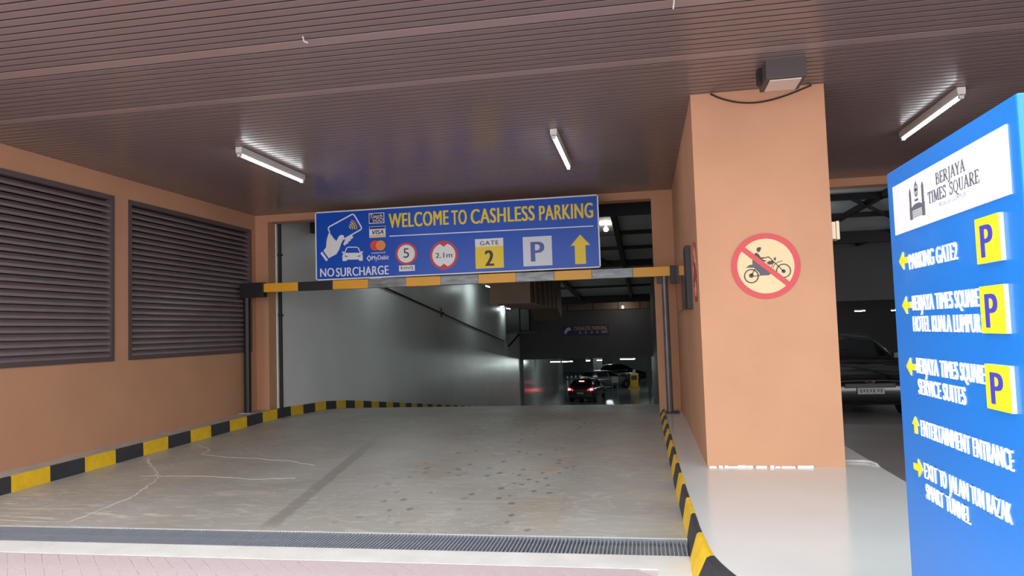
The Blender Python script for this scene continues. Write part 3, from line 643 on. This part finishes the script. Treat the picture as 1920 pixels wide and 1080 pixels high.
# ------------------------------------------------------------------ blue totem sign
SERIF = {}
def serif_word(F, mb, word, u0, v0, u1, v1, w0, w1):
    T, t = .13, .055
    def arc(cx, cy, rx, ry, a0, a1, n=8): return [(cx + rx * math.cos(a0 + (a1 - a0) * i / n), cy + ry * math.sin(a0 + (a1 - a0) * i / n)) for i in range(n + 1)]
    h = PI / 2
    def sf(x, y, w=.26): return ([(x - w / 2, y), (x + w / 2, y)], .04)
    G_ = {
     'B': (.66, [([(.16, 0), (.16, 1)], T), (([(.16, .98), (.34, .98)] + arc(.34, .76, .2, .22, h, -h) + [(.16, .54)]), t), (([(.16, .54), (.36, .53)] + arc(.36, .275, .26, .26, h, -h) + [(.16, .02)]), t), ([(.53, .68), (.53, .84)], .1), ([(.6, .18), (.6, .38)], .1), ([(.02, .02), (.2, .02)], .04), ([(.02, .98), (.2, .98)], .04)]),
     'E': (.6, [([(.16, 0), (.16, 1)], T), ([(.02, .98), (.54, .98)], t), ([(.16, .52), (.42, .52)], t), ([(.02, .02), (.56, .02)], t), ([(.54, .8), (.54, 1)], .04), ([(.57, 0), (.57, .22)], .04), ([(.42, .42), (.42, .62)], .04)]),
     'R': (.7, [([(.16, 0), (.16, 1)], T), (([(.16, .98), (.34, .98)] + arc(.34, .74, .22, .24, h, -h) + [(.16, .5)]), t), ([(.54, .66), (.54, .84)], .1), ([(.32, .5), (.62, .02)], T * .9), sf(.16, .02), sf(.62, .02, .16), ([(.02, .98), (.2, .98)], .04)]),
     'J': (.4, [([(.24, 1), (.24, 0), (.2, -.16), (.1, -.24), (0, -.2)], T * .9), sf(.24, .98)]),
     'A': (.72, [([(.08, .02), (.36, 1)], t), ([(.36, 1), (.62, .02)], T), ([(.18, .34), (.5, .34)], .045), sf(.08, .02, .2), sf(.62, .02, .22)]),
     'Y': (.68, [([(.08, .98), (.34, .46)], T), ([(.6, .98), (.34, .46)], t), ([(.34, .5), (.34, 0)], T), sf(.08, .98, .22), sf(.6, .98, .2), sf(.34, .02)]),
     'T': (.66, [([(.33, 0), (.33, 1)], T), ([(.02, .97), (.64, .97)], t), ([(.03, .78), (.03, 1)], .04), ([(.63, .78), (.63, 1)], .04), sf(.33, .02)]),
     'I': (.32, [([(.16, 0), (.16, 1)], T), sf(.16, .02), sf(.16, .98)]),
     'M': (.92, [([(.14, 0), (.14, 1)], t), ([(.16, 1), (.46, .05)], T), ([(.46, .05), (.76, 1)], t), ([(.78, 0), (.78, 1)], T), sf(.14, .02, .2), sf(.78, .02, .24), ([(.02, .98), (.2, .98)], .04), ([(.74, .98), (.9, .98)], .04)]),
     'S': (.54, [([(.46, .78), (.44, .9), (.28, .98), (.12, .92), (.07, .77), (.14, .62), (.3, .52), (.43, .4), (.47, .24), (.4, .08), (.25, .01), (.1, .07), (.06, .24)], .085), ([(.47, .74), (.47, 1)], .035), ([(.05, 0), (.05, .26)], .035)]),
     'Q': (.78, [(arc(.38, .5, .31, .48, 0, 2 * PI, 18), t), ([(.08, .35), (.08, .65)], .1), ([(.68, .35), (.68, .65)], .1), ([(.36, .06), (.52, -.16), (.76, -.22)], .09)]),
     'U': (.72, [([(.16, .98), (.16, .3)] + arc(.37, .26, .2, .24, PI, 2 * PI) + [(.58, .98)], t), ([(.16, .98), (.16, .26)], T), sf(.16, .98), sf(.58, .98, .2)]),
     ' ': (.32, [])}
    tot = sum(G_[c][0] for c in word) + .05 * (len(word) - 1); k = (u1 - u0) / tot; H = v1 - v0; x = 0
    for c in word:
        w, st = G_[c]
        for pts, th in st:
            P = [(u0 + (x + a) * k, v0 + b * H) for a, b in pts]; horiz = abs(P[0][1] - P[-1][1]) < 1e-6
            F.stroke(mb, P, th * (H if horiz else (k if len(P) == 2 else (k + H) / 2)), w0, w1)
        x += w + .05
def totem():
    X = 1.178; F = Frame((X, 0, 0), (0, -1, 0), (0, 0, 1))       # u = -y
    t = thing('totem_sign', (1.33, 3.11, .18), 'tall blue directory totem with white raised letters at right', 'sign')
    obj('sign_box', MB().box(X, X + .3, 2.49, 3.733, .18, 2.197), TBLUE, t, bevel=.008)
    obj('plinth', MB().box(X - .02, X + .32, 2.46, 3.76, .18, .24), STEEL, t, bevel=.004)
    p = obj('brand_panel', F.rect(MB(), -3.643, 1.888, -2.557, 2.115, -.001, .006), WHITE, t, label='white panel with grey tower logo and serif lettering')
    def L_(name, m, fn, parent): mb = MB(); fn(mb); return obj(name, mb, m, parent)
    e = .006
    L_('logo_text', LOGOG, lambda mb: serif_word(F, mb, 'BERJAYA', -3.137, 2.030, -2.868, 2.075, e, e + .002), p)
    L_('logo_text', LOGOG, lambda mb: serif_word(F, mb, 'TIMES', -3.226, 1.967, -3.045, 2.014, e, e + .002), p)
    L_('logo_text', LOGOG, lambda mb: serif_word(F, mb, 'SQUARE', -3.012, 1.967, -2.762, 2.014, e, e + .002), p)
    L_('logo_text', LOGOL, lambda mb: F.text(mb, 'KUALA LUMPUR', -3.112, 1.938, -2.872, 1.956, e, e + .002, -.01, 0, 1.3), p)
    u, v = -3.432, 1.93; w, h = .172, .14
    def q(a, b): return (u + a * w, v + b * h)
    def tower(mb):
        for a0, a1, top in ((.0, .11, .92), (.83, .95, .96)):
            F.poly(mb, [q(a0, 0), q(a1, 0), q(a1, top - .06), q((a0 + a1) / 2, top + .06), q(a0, top - .06)], e, e + .002)
        F.poly(mb, [q(0, .0), q(.14, .0), q(.16, .36), q(0, .38)], e, e + .003); F.poly(mb, [q(.82, 0), q(.98, 0), q(.98, .4), q(.82, .36)], e, e + .003)
        F.poly(mb, [q(.12, .27), q(.86, .27), q(.86, .36), q(.62, .44), q(.36, .44), q(.12, .36)], e, e + .002)
    L_('logo_tower', LOGOG, tower, p)
    L_('logo_steps', LOGOL, lambda mb: [F.rect(mb, *q(.17, .03 + .08 * i), *q(.8, .085 + .08 * i), e, e + .002) for i in range(3)], p)
    def emblem(mb):
        cx, cy = q(.47, .86)
        F.stroke(mb, [(cx + .018 * math.cos(a * PI / 6), cy + .028 * math.sin(a * PI / 6)) for a in range(12)], .004, e, e + .002, True)
        F.stroke(mb, [(cx, cy - .03), (cx, cy + .038)], .004, e, e + .002); F.stroke(mb, [(cx - .018, cy), (cx + .018, cy)], .004, e, e + .002)
        F.disc(mb, cx, cy, .008, e, e + .002, 12); F.rect(mb, cx - .018, cy - .048, cx + .018, cy - .039, e, e + .002)
    L_('logo_emblem', LOGOG, emblem, p)
    D = .0045
    def words(body, y0, y1, v0, v1):
        # y0 far end, y1 near end; split into words so that each is one raised piece
        n = len(body); k = (y0 - y1) / n; i = 0
        for wd in body.split(' '):
            a, b = i, i + len(wd)
            o = L_('raised_lettering', TWHITE, lambda mb: F.text(mb, wd, -y0 + a * k, v0, -y0 + (b - .12) * k, v1, 0, D, .012), t)
            i = b + 1 - .45
    words('PARKING GATE2', 3.5, 2.97, 1.717, 1.789)
    words('BERJAYA TIMES SQUARE', 3.49, 2.805, 1.534, 1.604)
    words('HOTEL KUALA LUMPUR', 3.497, 2.80, 1.442, 1.513)
    words('BERJAYA TIMES SQUARE', 3.487, 2.80, 1.259, 1.331)
    words('SERVICE SUITES', 3.482, 2.985, 1.168, 1.239)
    words('ENTERTAINMENT ENTRANCE', 3.482, 2.65, .986, 1.06)
    words('EXIT TO JALAN TUN RAZAK', 3.474, 2.64, .805, .877)
    words('SMART TUNNEL', 3.47, 3.015, .718, .786)
    def arrow(y, z, ang, s=.055):
        pts = [(-1, 0), (-.05, .85), (-.05, .3), (.95, .3), (.95, -.3), (-.05, -.3), (-.05, -.85)]
        c, s_ = math.cos(ang), math.sin(ang)
        P = [(-y + s * (a * c - b * s_), z + s * (a * s_ + b * c) * .85) for a, b in pts]
        o = L_('arrow_mark', TWHITE, lambda mb: F.poly(mb, P, 0, D - .002), t)
        L_('arrow_face', TPY, lambda mb: F.poly(mb, P, D - .002, D + .001), o)
    arrow(3.565, 1.763, 0); arrow(3.56, 1.56, 0); arrow(3.555, 1.283, 0); arrow(3.545, 1.022, -PI / 2, .045); arrow(3.545, .834, PI)
    for z0, z1 in ((1.682, 1.84), (1.44, 1.603), (1.18, 1.334)):
        o = L_('parking_plate', TWHITE, lambda mb: F.rect(mb, -2.803, z0, -2.627, z1, 0, .013), t)
        L_('plate_face', TPY, lambda mb: F.rect(mb, -2.803, z0, -2.629, z1, .013, .0145), o)
        L_('plate_letter', TPB, lambda mb: F.text(mb, 'P', -2.765, z0 + .02, -2.675, z1 - .02, .0145, .0165, .03), o)
totem()

# ------------------------------------------------------------------ inside the tunnel
def duct():
    t = thing('air_duct', (-3.66, 23, 2.3), 'brown sheet metal air duct under the tunnel soffit', 'duct')
    d = obj('duct_body', MB().box(-4.2, -3.13, 20.03, 26.4, 2.3, 3.5), DUCT, t)
    for k in range(7):
        y = 20.0 + k * 1.05
        obj('flange', MB().box(-4.24, -3.09, y, y + .07, 2.26, 3.54), DUCT, t)
    obj('elbow', MB().hexa([(-4.15, 26.4, 2.35), (-3.1, 26.4, 2.35), (-3.05, 27.4, 1.85), (-4.1, 27.4, 1.85), (-4.15, 26.4, 3.4), (-3.1, 26.4, 3.4), (-3.05, 27.4, 3.3), (-4.1, 27.4, 3.3)]), DUCT, t)
    for x in (-4.1, -3.2):
        for y in (20.6, 25.5): obj('hanger_rod', MB().box(x - .02, x + .02, y, y + .03, 3.5, dz(y) + .02), BEAM, t)
duct()
t = thing('wall_rack', (-6.0, 34.6, 1.0), 'black equipment rack high on the left tunnel wall', 'rack')
obj('cabinet', MB().box(-6.5, -5.85, 34.2, 34.9, 1.45, 2.6), RUBBER, t)
obj('cabinet', MB().box(-5.82, -5.4, 34.25, 34.9, 1.5, 2.55), BEAM, t)
obj('shelf', MB().box(-6.5, -4.95, 34.1, 34.95, 1.36, 1.44), BLACKM, t)
obj('strut', MB().tube([(-6.48, 34.5, .75), (-5.9, 34.5, 1.36)], .05, 6), BLACKM, t)
t = thing('wall_conduit', (-6.48, 25, 1.8), 'thin dark conduit sloping down the left tunnel wall', 'conduit')
obj('pipe', MB().tube([(-6.49, 15.2, 2.97), (-6.49, 18.9, 2.58), (-6.49, 33.6, 1.02)], .022, 6), CABLE, t)
obj('valve', MB().tube([(-6.49, 22.9, 2.02), (-6.49, 22.9, 2.32)], .02, 6).tube([(-6.49, 22.6, 2.17), (-6.49, 23.2, 2.17)], .02, 6), CABLE, t)
t = thing('downpipe', (-6.49, 12.24, .2), 'slim black pipe at the left edge of the vehicle opening', 'pipe')
obj('pipe', MB().tube([(-6.485, 12.225, .245), (-6.485, 12.225, 4.2)], .033, 8), CABLE, t)
for z in (1.9, 3.0): obj('clip', MB().box(-6.52, -6.44, 12.19, 12.26, z, z + .03), BLACKM, t)
BULK = mat('lit_bulb', (255, 248, 236), .5, emit=110)
GI = 'lamps inside the ramp tunnel'
batten('tunnel_light', (-5.75, 16.3), (-5.75, 17.7), 3.72, TUBEI, 'lit tunnel lamp by the left wall hidden behind the banner', group=GI)
batten('tunnel_light', (-5.75, 26.3), (-5.75, 27.7), 3.2, TUBEI, 'lit tunnel lamp by the left wall halfway down the ramp', group=GI)
t = batten('tunnel_light', (-6.25, 33.0), (-6.25, 34.0), 2.55, TUBEI, 'short lit tunnel lamp above the black rack', group=GI)
obj('wall_arm', MB().box(-.03, .03, -.03, .29, .05, .09), HOUSE, t, local=True)
def bulb(x, y, z, ztop, label):
    t = thing('bulb_light', (x, y, z), label, 'lamp', GI)
    mb = MB(); n = 10; r = .055
    for i in range(1, 8):
        a = PI * i / 8
        mb.v += [Vector((x + r * math.sin(a) * math.cos(2 * PI * k / n), y + r * math.sin(a) * math.sin(2 * PI * k / n), z + r * math.cos(a))) for k in range(n)]
    for i in range(6): mb.f += [(i * n + k, i * n + (k + 1) % n, (i + 1) * n + (k + 1) % n, (i + 1) * n + k) for k in range(n)]
    mb.f += [tuple(range(n)), tuple(range(6 * n, 7 * n))]
    obj('bulb', mb, BULK, t, smooth=True)
    obj('socket', MB().tube([(x, y, z + .045), (x, y, z + .12)], .025, 8), HOUSE, t)
    obj('cord', MB().tube([(x, y, z + .12), (x, y, ztop)], .008, 6), CABLE, t)
bulb(-.80, 17.3, 3.84, dz(17.3), 'tiny bright bulb below the soffit at the right end of the banner')
bulb(-1.02, 36.7, 2.5, dz(36.7), 'tiny bright bulb in front of the dark downstand wall')
batten('tunnel_light', (-3.6, 14.5), (-2.2, 14.5), 3.86, TUBEI, 'added tunnel lamp hidden behind the middle of the banner', group=GI)  # unseen lamp added to lift the ambient light in the tunnel
batten('tunnel_light', (-4.0, 28.3), (-3.35, 28.3), 2.98, TUBEI, 'added unseen tunnel lamp beyond the brown duct', group=GI)  # added lamp, kept out of sight to brighten the lower tunnel
TUBEF = mat('lit_hall_tube', (236, 252, 250), .5, emit=210)
GF = 'tube lamps on the lower garage ceiling'
def far(x0, x1, y, z, lab): batten('garage_light', (x0, y), (x1, y), z, TUBEF, lab, group=GF, rod=-.05 - z - .09)
far(-5.46, -4.83, 42, -.37, 'garage tube lamp furthest left under the downstand wall'); far(-4.78, -4.12, 42, -.37, 'second garage tube lamp from the left under the downstand wall')
far(-3.55, -3.27, 44, -.44, 'short garage tube lamp left of the middle above the red car'); far(-2.92, -2.56, 44.2, -.44, 'short garage tube lamp right of the middle above the red car')
far(-1.55, -.6, 45, -.44, 'wide garage tube lamp furthest right under the downstand wall')
batten('garage_light', (-9, 62), (-7.4, 62), -.44, TUBEF, 'garage tube lamp in the hall behind the left wall end', group=GF, rod=.3)
batten('garage_light', (-5, 70), (-3.2, 70), -.44, TUBEF, 'garage tube lamp at the back of the lower hall', group=GF, rod=.3)
batten('garage_light', (-.4, 58), (1.2, 58), -.44, TUBEF, 'garage tube lamp over the yellow ticket machine', group=GF, rod=.3)

t = thing('cable_trunking', (-2.1, 37.8, 2.45), 'brown boxed trunking across the top of the downstand wall', 'trunking')
obj('trunk', MB().box(-4.6, .34, 37.6, 37.99, 2.45, 2.88), DUCT, t)
for x in (-3.9, -2.6, -1.3, -.2): obj('joint', MB().box(x, x + .05, 37.58, 37.6, 2.44, 2.89), BEAM, t)
t = thing('inner_banner', (-2.95, 37.95, 1.2), 'small dark blue CASHLESS PARKING banner on the downstand wall', 'banner')
F = Frame((0, 37.95, 0), (1, 0, 0), (0, 0, 1))
obj('board', F.rect(MB(), -4.2, 1.19, -1.83, 1.68, -.04, 0), mat('dim_banner_blue', (40, 46, 110), .5), t)
mb = MB(); F.text(mb, 'CASHLESS PARKING', -3.62, 1.42, -1.9, 1.63, 0, .01, .03); obj('lettering', mb, mat('dim_banner_yellow', (230, 176, 90), .5), t)
mb = MB(); F.poly(mb, [(-4.14, 1.25), (-4.05, 1.25), (-3.9, 1.42), (-3.75, 1.45), (-3.85, 1.6), (-4.0, 1.55), (-4.12, 1.4)], 0, .01); obj('hand_pictogram', mb, WHITE, t)
mb = MB()
for x in (-3.3, -3.0, -2.7, -2.4): F.disc(mb, x, 1.3, .07, 0, .01, 12)
F.rect(mb, -2.2, 1.23, -1.88, 1.38, 0, .01); obj('pictogram_row', mb, PLATE, t)

# ------------------------------------------------------------------ cars
def car(loc, rz, paint, label, lit=False, suv=1.0, group=None):
    t = thing('car', loc, label, 'car', group, rz); WL[t] = Vector((0, 0, 0)); t.rotation_euler = (0, 0, rz)
    k = suv
    ST = [(-2.15, .76, .46, .80), (-2.1, .84, .34, .96), (-1.85, .89, .24, 1.0), (-1.0, .905, .2, .98), (0, .905, .2, .96), (.75, .9, .2, .95), (1.15, .89, .2, .92), (1.6, .875, .21, .86), (1.95, .83, .23, .76), (2.12, .74, .28, .66), (2.16, .6, .34, .56)]
    mb = MB(); n = None
    for y, w, zb, zt in ST:
        h = zt - zb
        half = [(0, zb), (.8 * w, zb), (.97 * w, zb + .1 * h), (w, zb + .4 * h), (.985 * w, zb + .75 * h), (.93 * w, zb + .95 * h), (.8 * w, zt), (.4 * w, zt + .025), (0, zt + .03)]
        ring = half + [(-a, b) for a, b in half[-2:0:-1]]
        n = len(ring); mb.v += [Vector((a, y, b * (k if b > .5 else 1))) for a, b in ring]
    for i in range(len(ST) - 1):
        for j in range(n): mb.f.append((i * n + j, i * n + (j + 1) % n, (i + 1) * n + (j + 1) % n, (i + 1) * n + j))
    mb.f.append(tuple(range(n))[::-1]); e = len(mb.v); mb.f.append(tuple(range(e - n, e)))
    obj('body', mb, paint, t, local=True, smooth=True)
    zb, zr = .95 * k, 1.47 * k
    def cab(y, z0f):  # cabin cross-sections
        return y
    CS = [(-2.02, .80, .74, .97 * k), (-1.95, .81, .70, 1.08 * k), (-1.62, .81, .64, 1.38 * k), (-1.4, .82, .62, 1.44 * k), (-.6, .83, .62, zr), (.0, .83, .62, 1.44 * k), (.35, .83, .64, 1.33 * k), (1.05, .82, .74, .96 * k)]
    mb = MB(); n = None
    for y, wb, wt, z in CS:
        f = (z - zb) / (zr - zb); ww = wb + (wt - wb) * max(f, 0)
        half = [(0, zb - .05), (wb, zb - .05), (wb, zb), ((wb + ww) / 2, (zb + z) / 2), (ww, z - .03 * f), (ww * .9, z), (0, z + .025)]
        ring = half + [(-a, b) for a, b in half[-2:0:-1]]
        n = len(ring); mb.v += [Vector((a, y, b)) for a, b in ring]
    for i in range(len(CS) - 1):
        for j in range(n): mb.f.append((i * n + j, i * n + (j + 1) % n, (i + 1) * n + (j + 1) % n, (i + 1) * n + j))
    mb.f.append(tuple(range(n))[::-1]); e = len(mb.v); mb.f.append(tuple(range(e - n, e)))
    obj('cabin', mb, paint, t, local=True, smooth=True)
    def pane(name, pts, off):
        a = [Vector(p) for p in pts]; nrm = (a[1] - a[0]).cross(a[2] - a[0]).normalized()
        if nrm.dot(Vector(off)) < 0: nrm = -nrm
        obj(name, MB().prism([p + nrm * .004 for p in a], nrm * .012), GLASS, t, local=True)
    pane('windscreen', [(-.70, .93, 1.02 * k), (.70, .93, 1.02 * k), (.585, .36, 1.34 * k), (-.585, .36, 1.34 * k)], (0, 1, 1))
    pane('rear_window', [(-.66, -1.97, 1.07 * k), (.66, -1.97, 1.07 * k), (.57, -1.63, 1.38 * k), (-.57, -1.63, 1.38 * k)], (0, -1, 1))
    for s in (-1, 1):
        pane('side_window', [(s * .82, .72, 1.0 * k), (s * .82, -.25, 1.0 * k), (s * .655, -.25, 1.40 * k), (s * .655, .15, 1.37 * k)], (s, 0, .3))
        pane('side_window', [(s * .82, -.33, 1.0 * k), (s * .82, -1.35, 1.0 * k), (s * .66, -1.3, 1.36 * k), (s * .655, -.33, 1.40 * k)], (s, 0, .3))
        obj('mirror', MB().hexa([(s * .86, .62, .98 * k), (s * 1.03, .60, .98 * k), (s * 1.03, .72, .98 * k), (s * .86, .74, .98 * k), (s * .86, .62, 1.1 * k), (s * 1.03, .60, 1.12 * k), (s * 1.03, .70, 1.12 * k), (s * .86, .72, 1.1 * k)]), paint, t, local=True, bevel=.015)
        for y in (-1.3, 1.35):
            wh = obj('wheel', MB().tube([(s * .70, y, .33), (s * .72, y, .33), (s * .90, y, .33), (s * .915, y, .33)], [.30, .33, .33, .30], 22), RUBBER, t, local=True)
            mb = MB().tube([(s * .905, y, .33), (s * .92, y, .33)], .06, 10)
            for q in range(5):
                a = q * 2 * PI / 5 + .3; d = Vector((0, math.cos(a), math.sin(a))); p = Vector((0, -math.sin(a), math.cos(a))); c = Vector((s * .908, y, .33))
                mb.prism([c + p * .035, c - p * .035, c + d * .22 - p * .025, c + d * .22 + p * .025], (s * .012, 0, 0))
            obj('rim', mb, CHROME, wh, local=True)
        hl = obj('headlight', MB().hexa([(s * .50, 2.02, .63), (s * .80, 1.88, .66), (s * .80, 1.80, .66), (s * .50, 1.9, .63), (s * .50, 2.02, .70), (s * .82, 1.84, .77), (s * .82, 1.76, .77), (s * .50, 1.9, .70)]), GLASS, t, local=True)
        obj('glint_strip', MB().hexa([(s * .66, 2.02, .635), (s * .84, 1.94, .65), (s * .84, 1.9, .65), (s * .66, 1.97, .635), (s * .66, 2.02, .65), (s * .84, 1.94, .67), (s * .84, 1.9, .67), (s * .66, 1.97, .65)]), HEADL, hl, local=True)  # pale strip added as the glint on the headlamp
        tl = obj('taillight', MB().hexa([(s * .50, -2.16, .80 * k), (s * .86, -2.06, .80 * k), (s * .86, -1.98, .80 * k), (s * .5, -2.05, .80 * k), (s * .50, -2.16, .88 * k), (s * .84, -2.06, 1.0 * k), (s * .84, -1.98, 1.0 * k), (s * .50, -2.05, .88 * k)]), BRAKE if lit else TAILOFF, t, local=True)
        if lit: obj('lamp_core', MB().box(min(s * .66, s * .82), max(s * .66, s * .82), -2.18, -2.12, .83 * k, .93 * k), BRAKEC, tl, local=True)
    obj('high_brake_light', MB().box(-.17, .17, -1.72, -1.66, 1.36 * k, 1.40 * k), BRAKEC if lit else TAILOFF, t, local=True)
    obj('rear_bumper', MB().box(-.8, .8, -2.2, -2.1, .36, .56), BLACKM, t, local=True, bevel=.03)
    obj('front_bumper', MB().hexa([(-.78, 2.06, .24), (.78, 2.06, .24), (.7, 2.0, .24), (-.7, 2.0, .24), (-.72, 2.19, .36), (.72, 2.19, .36), (.7, 2.0, .36), (-.7, 2.0, .36)]), RUBBER, t, local=True, bevel=.02)
    obj('grille', MB().box(-.42, .42, 2.13, 2.175, .55, .63), BLACKM, t, local=True, bevel=.01)
    obj('emblem', MB().tube([(-.075, 2.185, .655), (-.03, 2.19, .675), (.03, 2.19, .675), (.075, 2.185, .655), (.03, 2.19, .635), (-.03, 2.19, .635), (-.075, 2.185, .655)], .012, 6), CHROME, t, local=True)
    for y, z in ((2.195, .50), (-2.205, .66)):
        p = obj('number_plate', MB().box(-.22, .22, y - .012, y + .012, z - .055, z + .055), PLATE, t, local=True)
        mb = MB()
        for i, x in enumerate((-.17, -.12, -.05, 0, .06, .11, .16)): mb.box(x - .014, x + .014, y - .016, y + .016, z - .03 + .01 * (i % 2), z + .03)
        obj('plate_marks', mb, INKP, p, local=True)
    return t
car((3.84, 15.85, -.24), PI, CARB, 'black car facing out of the dark bay behind the pillar')
car((-4.0, 50.5, -3.42), -.16, CARR, 'dark red hatchback with lit brake lights down the ramp', lit=True, suv=1.03)
car((-3.3, 60.5, -3.45), -.9, mat('grey_car_paint', (96, 100, 104), .3, .3, coat=.5), 'grey car parked beyond the red car in the lower garage')
car((-2.2, 68, -3.45), -1.5, CARB, 'dark car parked at the back of the lower garage', suv=1.1)

# bollards, ticket machine, pillars in the lower garage
def bollard(x, y, label):
    t = thing('bollard', (x, y, -3.45), label, 'bollard', 'white bollards in the lower garage')
    obj('post', MB().tube([(x, y, -3.45), (x, y, -2.5)], .06, 8), WHITE, t)
    obj('band', MB().tube([(x, y, -2.85), (x, y, -2.72)], .063, 8), BLACKM, t)
for i in range(7):
    bollard(-6.6 + .33 * i, 62 + .25 * i, 'slim white bollard beyond the red car, ' + ('leftmost', 'second from the left', 'third from the left', 'fourth from the left', 'fifth from the left', 'sixth from the left', 'rightmost')[i] + ' of its row')
t = thing('ticket_machine', (-1.0, 60, -3.45), 'yellow ticket machine standing right of the red car', 'ticket machine')
obj('cabinet', MB().box(-1.3, -.65, 59.7, 60.3, -3.35, -2.25), MYEL, t, bevel=.04)
obj('head', MB().box(-1.08, -.85, 59.8, 60.2, -2.25, -1.95), PLATE, t, bevel=.03)
obj('base', MB().box(-1.45, -.55, 59.6, 60.4, -3.45, -3.35), MYEL, t)
obj('panel', MB().box(-1.2, -.75, 59.69, 59.7, -2.75, -2.4), INK, t)
struct('wall_garage_pillar', MB().box(.1, .3, 52, 52.5, -3.5, -.2).box(-8.2, -7.5, 66, 66.7, -3.5, -.2).box(-5.1, -4.2, 72, 72.7, -3.5, -.2), INDARK, 'square columns in the lower garage', 'column', (0, 0, 0))
t = thing('wall_notice', (-2.4, 57, -3.45), 'white board on posts between grey car and ticket machine', 'notice')
obj('board', MB().box(-2.65, -2.15, 57, 57.05, -2.75, -2.3), WHITE, t)
for x in (-2.6, -2.22): obj('post', MB().box(x, x + .04, 57, 57.04, -3.45, -2.75), STEEL, t)
GB2 = 'tube lamps in the bay behind the pillar'
batten('bay_light', (2.6, 19), (4.0, 19), 3.5, TUBEF, 'added bay lamp above the black car hidden by the pillar', group=GB2, w=.04, rod=.905)  # added out of sight to brighten the bay and its soffit
batten('bay_light', (9.5, 22), (10.9, 22), 3.5, TUBEF, 'added bay lamp hidden behind the blue totem', group=GB2, w=.04, rod=.905)  # second unseen lamp added to brighten the bay
# lamps seen in the right bay
GB2 = 'tube lamps in the bay behind the pillar'
batten('bay_light', (10.4, 39), (10.95, 39), 1.95, TUBEI, 'lit bay lamp seen just right of the pillar', group=GB2)
batten('bay_light', (12.1, 39), (12.6, 39), 1.92, TUBEI, 'lit bay lamp seen beside the blue totem edge', group=GB2)
